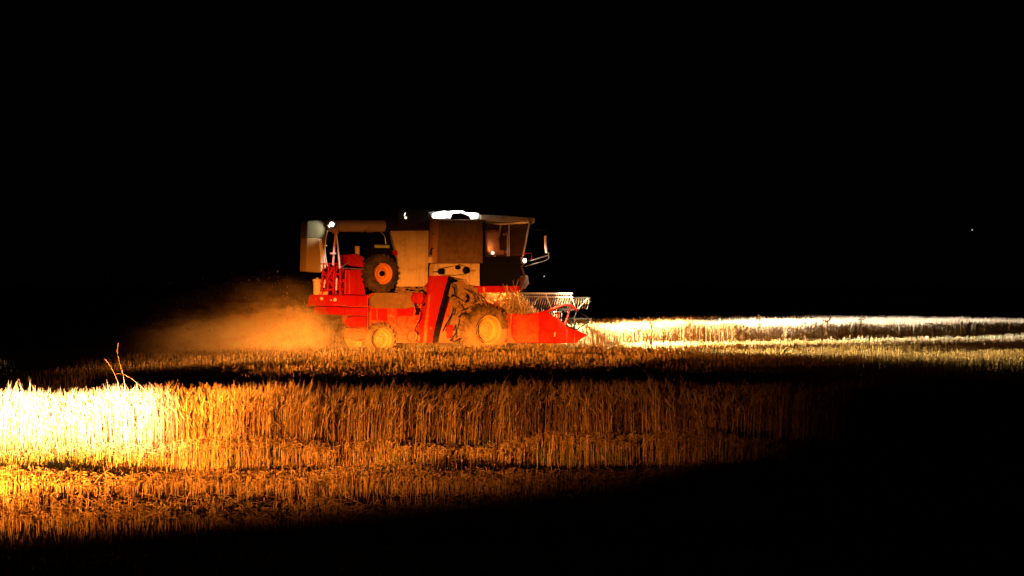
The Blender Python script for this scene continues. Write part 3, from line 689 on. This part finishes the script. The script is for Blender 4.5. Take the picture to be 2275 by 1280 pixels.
# rear red structure
b = MB(); b.prism([(767, 599), (807, 599), (812, 655), (765, 655)], .34, 1.5, .3); b.build('straw_walker_housing', RED, H, .02)
b = MB(); b.prism([(774, 600), (792, 600), (794, 654), (776, 654)], .31, .34); b.build('housing_panel', RED, H, .03)
b = MB(); b.prism([(724, 590), (764, 598), (762, 655), (724, 655)], .75, 1.3, .3); b.build('rear_hood', REDD, H, .02)
b = MB()
b.ptube([(709, 586), (757, 586)], .24, .012, 6)
for x in (718, 730, 742, 756): b.ptube([(x, 587), (x-2+random.uniform(-3, 3), 655)], .26, .026, 6)
for (a, c_) in (((716, 598), (742, 640)), ((740, 596), (716, 640)), ((742, 600), (758, 650)), ((714, 612), (760, 608)), ((712, 630), (760, 628)), ((712, 645), (762, 643)), ((720, 588), (712, 655)), ((748, 590), (744, 655))):
    b.ptube([a, c_], .28+random.uniform(-.04, .05), random.uniform(.014, .026), 6)
for i in range(30): b.box(P(random.uniform(716, 762), random.uniform(592, 652), random.uniform(.3, .55)), (random.uniform(.04, .16), .05, random.uniform(.03, .10)), Matrix.Rotation(random.uniform(-1.2, 1.2), 3, 'Y'))
b.build('rear_frame', RED, H, .004)
for q_ in ([(722, 622), (720, 640)], [(748, 618), (747, 645)]):
    b = MB(); b.ptube(q_, .22, .018); b.build('grab_bar', PLASTIC, H)
b = MB(); b.pbox(712, 648, 728, 655, .24, .3); b.build('rear_plate', paint('amber_plate', (.8, .4, .12), .5, .2), H, .004)
b = MB(); b.prism([(687, 656), (700, 655), (818, 657), (818, 680), (740, 681), (697, 679), (684, 681)], .28, 1.5, .66); b.build('rear_deck', RED, H, .012)
b = MB(); b.prism([(698, 681), (816, 684), (816, 701), (760, 700), (697, 698)], .33, 1.45, .6); b.build('straw_hood', RED, H, .012)
b = MB(); b.ptube([(740, 677), (780, 681), (830, 681)], .27, .013, 6); b.ptube([(817, 655), (817, 740)], .27, .010, 6); b.ptube([(817, 662), (828, 652)], .27, .02, 6); b.build('deck_rail', REDD, H)
b = MB(); b.lathe(P(715, 663.5, .26), [(.035, 0), (.04, .02)], 14); b.build('rear_reflector', PLASTIC, H)
b = MB(); b.lathe(P(745, 666, .26), [(.038, 0), (.042, .02)], 14); b.lathe(P(736, 667, .26), [(.016, 0), (.02, .02)], 10); b.build('rear_reflector', PLASTIC, H)
b = MB(); c = P(705, 655, .5); b.lathe((c[0], c[1], c[2]), [(.085, 0), (.09, .02), (.095, .30), (.11, .31), (.11, .345), (.09, .36), (.03, .365), (.03, .385)], 24, axis='z'); b.build('plastic_drum', PLASTIC, H, smooth=True)
b = MB(); b.prism([(783, 703), (815, 703), (815, 727), (784, 728), (767, 724), (765, 715), (770, 707)], .26, 1.0, .38); b.build('chopper_box', RED, H, .012)
b = MB(); b.prism([(768, 729), (815, 731), (815, 752), (790, 756), (764, 750)], .34, 1.0, .35); b.ptube([(780, 733), (800, 738), (815, 737)], .3, .02); b.build('chopper_guard', REDD, H, .03)
b = MB(); b.tube([P(848, 754, .5), P(785, 752, 1.7)], .06); b.build('rear_axle', BROWN, H)
b = MB(); c = P(1085, 733, .35); b.tube([c, (c[0], 1.9, c[2])], .09); b.build('front_axle', BROWN, H)

# header
HV0, HV1 = -.25, 2.35
b = MB()
b.prism([(1141, 700), (1150, 697), (1168, 699), (1204, 693), (1212, 690), (1240, 709), (1256, 722), (1282, 733), (1282, 762), (1236, 763), (1150, 762), (1138, 748), (1137, 725)], HV0, HV0+.05)
sidep = b.build('header_side_panel', RED, H, .01)
b = MB(); b.prism([(1204, 702), (1212, 701), (1234, 707), (1232, 722), (1203, 721)], HV0-.02, HV0); b.build('panel_pressing', RED, sidep)
b = MB(); b.prism([(1142, 702), (1150, 698), (1168, 700), (1196, 695), (1197, 760), (1151, 761), (1140, 748), (1139, 726)], HV0-.006, HV0); b.build('rear_lit_sheet', paint('lit_red_paint', (.56, .03, .008), .6, .5, (.5, .2, .06)), sidep)  # brighter red puts the stronger light on the panel's rear into colour
for x_, y_ in ((1260, 726),):
    b = MB(); b.ptube([(x_, y_), (x_, 760)], HV0-.005, .008, 5); b.build('panel_rib', RED, sidep)
b = MB()
for k, (x, y) in enumerate(((1231.5, 738.5), (1231, 742), (1230.8, 746))): b.pbox(x, y, x+3.2, y+2.2, HV0-.006, HV0)
b.build('side_mark', PLASTIC, sidep)
# pointed divider
b = MB(); n = 16; base = []
tip = P(1305, 745, HV0)
A = [P(1277, 731, HV0-.03), P(1277, 762, HV0-.03), P(1277, 762, HV0+.12), P(1277, 731, HV0+.12)]
A[2] = (A[1][0], HV0+.12, A[1][2]); A[3] = (A[0][0], HV0+.12, A[0][2])
vs = [b.bm.verts.new(p) for p in A]; t = b.bm.verts.new(tip)
for i in range(4): b.bm.faces.new((vs[i], vs[(i+1) % 4], t))
b.bm.faces.new(vs[::-1]); b.build('crop_divider', RED, H, .006)
# far side panel, floor, back sheet
u0 = P(1142, 700, HV0)[0]; u1 = P(1282, 740, HV0)[0]; zt = P(1190, 697, HV0)[2]; zb = P(1190, 762, HV0)[2]
b = MB(); b.poly([(u0, zb), (u1, zb), (u1+.3, zb+.1), (u1, zb+.3), (u0+.7, zt), (u0, zt)], HV1, HV1+.05); b.build('header_side_panel', RED, H, .01)
b = MB(); b.poly([(u0, zb), (u1-.05, zb), (u1-.05, zb+.04), (u0+.1, zb+.12), (u0+.06, zt), (u0, zt)], HV0+.05, HV1); b.build('header_platform', REDD, H)
b = MB(); zc = zb+.32
for k in range(150):
    pass
b.tube([(u0+.42, HV0+.07, zc), (u0+.42, HV1-.02, zc)], .12, 14)
fl = []
for k in range(120):
    t_ = k/119; vv = HV0+.1+t_*(HV1-HV0-.2); a = t_*2*math.pi*7*(1 if t_ < .5 else -1)
    p0 = (u0+.42+.12*math.cos(a), vv, zc+.12*math.sin(a)); p1 = (u0+.42+.24*math.cos(a), vv, zc+.24*math.sin(a))
    fl.append((b.bm.verts.new(p0), b.bm.verts.new(p1)))
for f, g in zip(fl, fl[1:]): b.bm.faces.new((f[0], f[1], g[1], g[0]))
b.build('header_auger', STEEL, H, smooth=True)
b = MB(); b.prism([(1075, 668), (1140, 690), (1140, 755), (1085, 745)], .75, 1.35); b.build('feeder_house', REDD, H, .02)
# reel
rc = P(1281, 689, HV0+.12); RR = .43
b = MB(); b.tube([(rc[0], HV0+.08, rc[2]), (rc[0], HV1-.08, rc[2])], .035, 10); b.build('reel_shaft', DARK, H)
angs = [R(a) for a in (114, 42, -30, -102, -174)]
for vv in (HV0+.12, (HV0+HV1)/2, HV1-.12):
    for a in angs:
        b = MB(); b.tube([(rc[0], vv, rc[2]), (rc[0]+RR*math.cos(a), vv, rc[2]+RR*math.sin(a))], .013, 6)
        b.build('reel_spoke', STEEL if math.sin(a) > 0 else DARK, H)  # upper spokes bright, lower ones black: lit and unlit by material
for i, a in enumerate(angs):
    b = MB(); bx, bz = rc[0]+RR*math.cos(a), rc[2]+RR*math.sin(a)
    b.tube([(bx, HV0+.02, bz), (bx, HV1-.02, bz)], .020, 8)
    if i != 3: b.tube([(bx+.03, HV0+.04, bz-.085), (bx+.03, HV1-.04, bz-.085)], .012, 6)
    bat = b.build('reel_bat', STEEL if i == 0 else DARK, H, smooth=True)  # only the top bat is bright, the others blackened to look unlit
    b = MB()
    for k in range(22 if i != 3 else 12):
        vv = HV0+.08+k*(HV1-HV0-.16)/21
        b.tube([(bx, vv, bz), (bx-.01, vv, bz-.12), (bx-.05, vv+.01, bz-.27)], .008, 5)
    b.build('tine', WORN, bat)
b = MB(); b.ptube([(1206, 693), (1215, 692), (1240, 682), (1255, 677), (1268, 679), (1281, 689)], HV0+.02, .028, 8); b.build('reel_arm', RED, H, smooth=True)
b = MB(); b.ptube([(1256, 719), (1262, 700), (1266, 685)], HV0+.03, .022); b.ptube([(1240, 709), (1242, 694)], HV0+.03, .018); b.build('lift_cylinder', RED, H)
for q_, v_ in (([(1216, 704), (1240, 704.5)], .06), ([(1230, 693), (1262, 693)], .3)):
    b = MB(); b.ptube(q_, HV0+v_, .012, 6); b.build('cross_rod', STEEL, H)
b = MB(); b.ptube([(1277, 732), (1277, 700)], HV0+.02, .02, 6); b.ptube([(1281, 733), (1308, 714)], HV0+.0, .014, 6); b.ptube([(1304, 745), (1302, 722)], HV0, .006, 5); b.ptube([(1256, 722), (1280, 733)], HV0-.02, .02, 6); b.build('divider_rod', DARK, H)
b = MB(); b.ptube([(1113, 650), (1099, 680)], .25, .013, 6); b.build('lift_rod', RED, H)
# cut crop lying in the header
cl = Cloud(); n = 8000
uu = RNG.uniform(u0+.02, u0+1.25, n); vv = RNG.uniform(HV0+.1, HV1-.05, n)
zz = zb+.15+(zt-zb+.34)*RNG.uniform(0, 1, n)**.9*np.clip(1.1-(uu-u0)/1.1, .2, 1)
yaw = RNG.uniform(0, 2*np.pi, n); L = RNG.uniform(.15, .5, n); d = np.stack([np.cos(yaw), np.sin(yaw)*.5, RNG.normal(0, .8, n)], -1)*(L*.5)[:, None]
c0 = np.stack([uu, vv, zz], -1)
V, F = ribbon(np.stack([c0-d, c0+[0, 0, .02], c0+d], 1), np.full((n, 3), .012), yaw+np.pi/2); V[:, 1::2, 2] += .008
V[..., 1] = np.maximum(V[..., 1], HV0+.06)
cl.add(V, F, RNG.uniform(0, 1, n)); o = cl.build('cut_crop', WHEAT); o.parent = H; o['kind'] = 'stuff'

# ---------------------------------------------------------------- lamps carried by the machine, plus added fill lights
def spot(name, loc_m, dst_m, power, color, size, blend=.6, rad=.04):
    ld = bpy.data.lights.new(name, 'SPOT'); o = bpy.data.objects.new(name, ld); COL.objects.link(o); o.parent = H
    ld.energy = power; ld.color = color; ld.spot_size = R(size); ld.spot_blend = blend; ld.shadow_soft_size = rad
    o.location = loc_m; o.rotation_euler = look_quat(loc_m, dst_m).to_euler(); return o
def point(name, loc_m, power, color, rad=.03):
    ld = bpy.data.lights.new(name, 'POINT'); o = bpy.data.objects.new(name, ld); COL.objects.link(o); o.parent = H
    ld.energy = power; ld.color = color; ld.shadow_soft_size = rad; o.location = loc_m; return o
LED = (.96, .90, 1.0)
spot('roof_work_light', (P(1192, 492, .4)[0], .5, P(1192, 492, .4)[2]), (16, 3.9, 1.0), 60000, LED, 36, 1.0)
p = P(1150, 653, .5); point('header_pit_fill', (p[0], .9, p[2]-.05), 220, (1, .36, .07))  # added warm fill light under the cab for the crop in the header
spot('field_work_light', (P(1192, 492, .4)[0], .15, P(1192, 492, .4)[2]), (7.0, -9.6, 0), 24000, (1, .70, .26), 44, 1.0)
spot('header_light', (P(1192, 494, -.1)[0], -.35, P(1192, 494, -.1)[2]), (TIPU+3.6, .40, .3), 36000, (1, .68, .34), 50, .9)
spot('tip_fill', (P(1170, 579, -.3)[0], -.37, P(1172, 579, -.3)[2]), (TIPU+.7, .10, .45), 9000, (1, .72, .38), 50, .9)  # added spot at the front lamp to brighten the wheat by the divider
spot('reel_light', (P(1172, 560, .4)[0], .15, P(1172, 575, .4)[2]), (TIPU-.8, .9, .9), 150, (1, .93, .88), 80, .8)
p = P(736, 500, .0); spot('rear_lamp_light', (p[0]+.05, -.12, p[2]-.02), (p[0]-.40, .30, p[2]-.14), 22, (1, .96, .88), 62, .7)
p = P(742, 503, -.15); spot('rear_lamp_light', p, P(738, 600, .2), 48, (1, .90, .84), 38, .7)
p = P(1024, 470, .1); point('tank_lamp_light', (p[0], .12, p[2]+.02), 14, (1, .98, 1))
for x_, w_ in ((985, 60), (1056, 45)):
    p = P(x_, 474, .05); spot('tank_lamp_light', (p[0], .0, p[2]+.10), (p[0], .28, p[2]+.03), w_, (1, .98, 1), 75, .5)
p = P(1093, 563, .42); point('cab_lamp_light', (p[0]+.03, .58, p[2]+.10), 3.2, (1, .45, .22))
p = P(1166, 579, .1); spot('front_lamp_light', (p[0]-.05, -.1, p[2]+.02), (p[0]+1, .12, p[2]), 30, (1, .95, .93), 70)

# ---------------------------------------------------------------- dust and chaff thrown out behind
def dust():
    m = bpy.data.materials.new('thrown_dust'); m.use_nodes = True; nt = m.node_tree
    nt.nodes.remove(nt.nodes['Principled BSDF']); out = nt.nodes['Material Output']
    pv = nt.nodes.new('ShaderNodeVolumePrincipled'); nt.links.new(pv.outputs[0], out.inputs['Volume'])
    pv.inputs['Color'].default_value = (.97, .80, .5, 1); pv.inputs['Anisotropy'].default_value = -.35
    tc = nt.nodes.new('ShaderNodeTexCoord'); sp = nt.nodes.new('ShaderNodeSeparateXYZ'); nt.links.new(tc.outputs['Object'], sp.inputs[0])
    u, z = sp.outputs[0], sp.outputs[2]
    def nz(scale, det, loc=(0, 0, 0), rot=(0, R(28), 0), sc_=(.6, .8, 1.3)):
        mp = nt.nodes.new('ShaderNodeMapping'); mp.inputs['Rotation'].default_value = rot; mp.inputs['Scale'].default_value = sc_; mp.inputs['Location'].default_value = loc
        nt.links.new(tc.outputs['Object'], mp.inputs[0]); n = nt.nodes.new('ShaderNodeTexNoise'); n.inputs['Scale'].default_value = scale; n.inputs['Detail'].default_value = det; n.inputs['Roughness'].default_value = .68
        nt.links.new(mp.outputs[0], n.inputs['Vector']); return n.outputs['Fac']
    n1 = nz(.9, 5); n2 = nz(3.2, 6, (3, 1, 2)); n3 = nz(8.5, 3, (1, 4, 2))
    # height of the plume: low far behind, about 1.4 m at the tail
    mr = nt.nodes.new('ShaderNodeMapRange'); mr.inputs['From Min'].default_value = -9.2; mr.inputs['From Max'].default_value = -6.0
    mr.inputs['To Min'].default_value = .30; mr.inputs['To Max'].default_value = 1.12; nt.links.new(u, mr.inputs['Value'])
    hm = mth(nt, 'ADD', mr.outputs[0], mth(nt, 'ADD', mth(nt, 'MULTIPLY', mth(nt, 'SUBTRACT', n1, .5), 1.3), mth(nt, 'MULTIPLY', mth(nt, 'SUBTRACT', n2, .5), .5)))
    rel = mth(nt, 'SUBTRACT', z, hm)
    core = sstep(nt, rel, .03, -.20)
    veil = mth(nt, 'MULTIPLY', sstep(nt, rel, .75, -.1), .08)
    along = mth(nt, 'ADD', mth(nt, 'MULTIPLY', sstep(nt, u, -9.2, -4.9), .95), .07)
    front = mth(nt, 'ADD', mth(nt, 'MULTIPLY', sstep(nt, u, -3.5, -4.5), .93), mth(nt, 'MULTIPLY', sstep(nt, u, -2.2, -3.2), .07))
    front = mth(nt, 'MULTIPLY', front, mth(nt, 'MAXIMUM', sstep(nt, u, -4.0, -4.8), sstep(nt, sp.outputs[1], .25, .9)))
    low = mth(nt, 'MULTIPLY', sstep(nt, z, .9, .1), .05)
    tex = mth(nt, 'MULTIPLY', mth(nt, 'ADD', mth(nt, 'MULTIPLY', sstep(nt, n2, .40, .62), 1.3), .18), mth(nt, 'ADD', mth(nt, 'MULTIPLY', sstep(nt, n3, .38, .66), 1.1), .45))
    d = mth(nt, 'MULTIPLY', mth(nt, 'MULTIPLY', mth(nt, 'ADD', core, veil), along), front)
    d = mth(nt, 'MULTIPLY', mth(nt, 'ADD', d, low), tex)
    # fade at the ends of the box
    d = mth(nt, 'MULTIPLY', d, mth(nt, 'MULTIPLY', sstep(nt, u, -11.5, -9.3), sstep(nt, u, 1.3, .3)))
    pit = mth(nt, 'MULTIPLY', mth(nt, 'MULTIPLY', sstep(nt, u, .2, .7), sstep(nt, u, 1.7, 1.1)), mth(nt, 'MULTIPLY', sstep(nt, sp.outputs[1], .7, 1.1), sstep(nt, z, 1.62, 1.2)))
    d = mth(nt, 'ADD', mth(nt, 'MULTIPLY', d, 2.3), mth(nt, 'MULTIPLY', mth(nt, 'MULTIPLY', pit, tex), 1.0))
    nt.links.new(d, pv.inputs['Density'])
    b = MB(); b.box((-5.2, .9, 1.27), (15.6, 2.8, 2.5)); b.bm.verts.ensure_lookup_table()
    o = b.build('dust_cloud', m); o.location = (ORG[0], ORG[1], 0); o.rotation_euler = (0, 0, TH)
    tag(o, 'orange cloud of dust and chaff blown out behind the harvester', 'dust cloud', kind='stuff')
    return o
dust()
def chaff():
    cl = Cloud(); n = 5200
    u = -4.2-5.5*RNG.uniform(0, 1, n)**1.1; z = (.25+1.75*RNG.uniform(0, 1, n)**1.2)*(1-.0*u); v = RNG.uniform(-.3, 2.2, n)
    k = z < 1.25+.35*(u+9.7)/5.5+RNG.normal(0, .35, n); u, v, z = u[k], v[k], z[k]; n = len(u)
    yaw = RNG.uniform(0, 2*np.pi, n); L = RNG.uniform(.008, .03, n)
    c = np.stack([ORG[0]+u*CT-v*ST, ORG[1]+u*ST+v*CT, z], -1); d = np.stack([np.cos(yaw), np.sin(yaw), RNG.normal(0, 1, n)], -1)*(L*.5)[:, None]
    V, F = ribbon(np.stack([c-d, c+d], 1), np.full((n, 2), .012), yaw+1.2); cl.add(V, F, RNG.uniform(0, 1, n))
    tag(cl.build('flying_chaff', WHEAT), 'specks of straw flying above the dust behind the harvester', 'chaff', kind='stuff')
chaff()

# ---------------------------------------------------------------- single tall grasses and weeds
def blade(name, pts_px, Y, r, label, cat, group=None):
    """pts in photo pixels at depth Y, first point is continued down to the ground"""
    b = MB(); pts = []
    for i, (x, y) in enumerate(pts_px):
        pts.append(((x-CX)/FPX*Y, Y+.02*i, HC-(y-YH)*Y/FPX))
    pts.insert(0, (pts[0][0]+.02, Y, float(gz(pts[0][0], Y))-.01))
    b.tube(pts, [r*(1-.7*i/(len(pts)-1)) for i in range(len(pts))], 5)
    o = b.build(name, STALK); tag(o, label, cat, group); return o
g = 'tall grass stalks above the near wheat'
blade('tall_grass', [(277, 853), (272, 832), (264, 806), (257, 780), (259, 762)], 18.9, .0019, 'tall straight grass stalk rising highest above the bright left end of the near wheat', 'grass stalk', g)
blade('tall_grass', [(262, 850), (253, 830), (244, 815), (236, 805), (228, 797)], 18.95, .0016, 'thin grass stalk leaning left above the bright near wheat', 'grass stalk', g)
blade('tall_grass', [(304, 851), (290, 840), (272, 832), (258, 831), (250, 833)], 18.85, .0016, 'arched grass stalk bending over to the left above the bright near wheat', 'grass stalk', g)
def weed(px, top, Y, label):
    b = MB(); x = (px-CX)/FPX*Y; z = HC-(top-YH)*Y/FPX
    b.tube([(x, Y, -.01), (x+.01, Y, z*.6), (x, Y, z*.85)], .007, 5)
    for i in range(9):
        a = random.uniform(0, 6.28); r_ = random.uniform(.04, .12); zz = z*random.uniform(.86, 1)
        e = (x+r_*math.cos(a), Y+r_*math.sin(a), zz)
        b.tube([(x, Y, z*random.uniform(.66, .84)), e], .005, 4)
        b.box(e, (.03, .03, .025), Matrix.Rotation(a, 3, 'Z'))
    tag(b.build('weed', WHEAT), label, 'weed', 'weeds standing out of the far wheat')
weed(1688, 699, 49.8, 'branching weed standing highest above the middle of the far wheat band')
weed(1532, 707, 49.2, 'small weed above the orange part of the far wheat band')
weed(1838, 703, 50.6, 'weed left of the paired seed heads on the white wheat top')
weed(1913, 699, 51.0, 'weed with paired seed heads over the white right part of the wheat band')
weed(1448, 708, 48.9, 'low weed nearest the harvester above the far wheat band')

def far_lamp(px, py, Y, label):
    b = MB(); x = (px-CX)/FPX*Y; z = HC-(py-YH)*Y/FPX; s = Y/FPX
    b.lathe((x, Y, z), [(s*.5, -s), (s*1.2, -s*.5), (s*1.2, s*.5), (s*.5, s)], 10)
    o = b.build('lamp_head', STAR)
    e = bpy.data.objects.new('distant_lamp', None); COL.objects.link(e); o.parent = e
    b = MB(); b.tube([(x, Y+s, 0), (x, Y+s, z+s)], s*.25, 6); b.build('pole', DARK, e)
    tag(e, label, 'lamp post', 'far lamps in the night')
far_lamp(2160, 511, 700, 'tiny far lamp in the black sky at the right')
far_lamp(1209, 614, 600, 'tiny far lamp just right of the harvester cab, below the mirror')
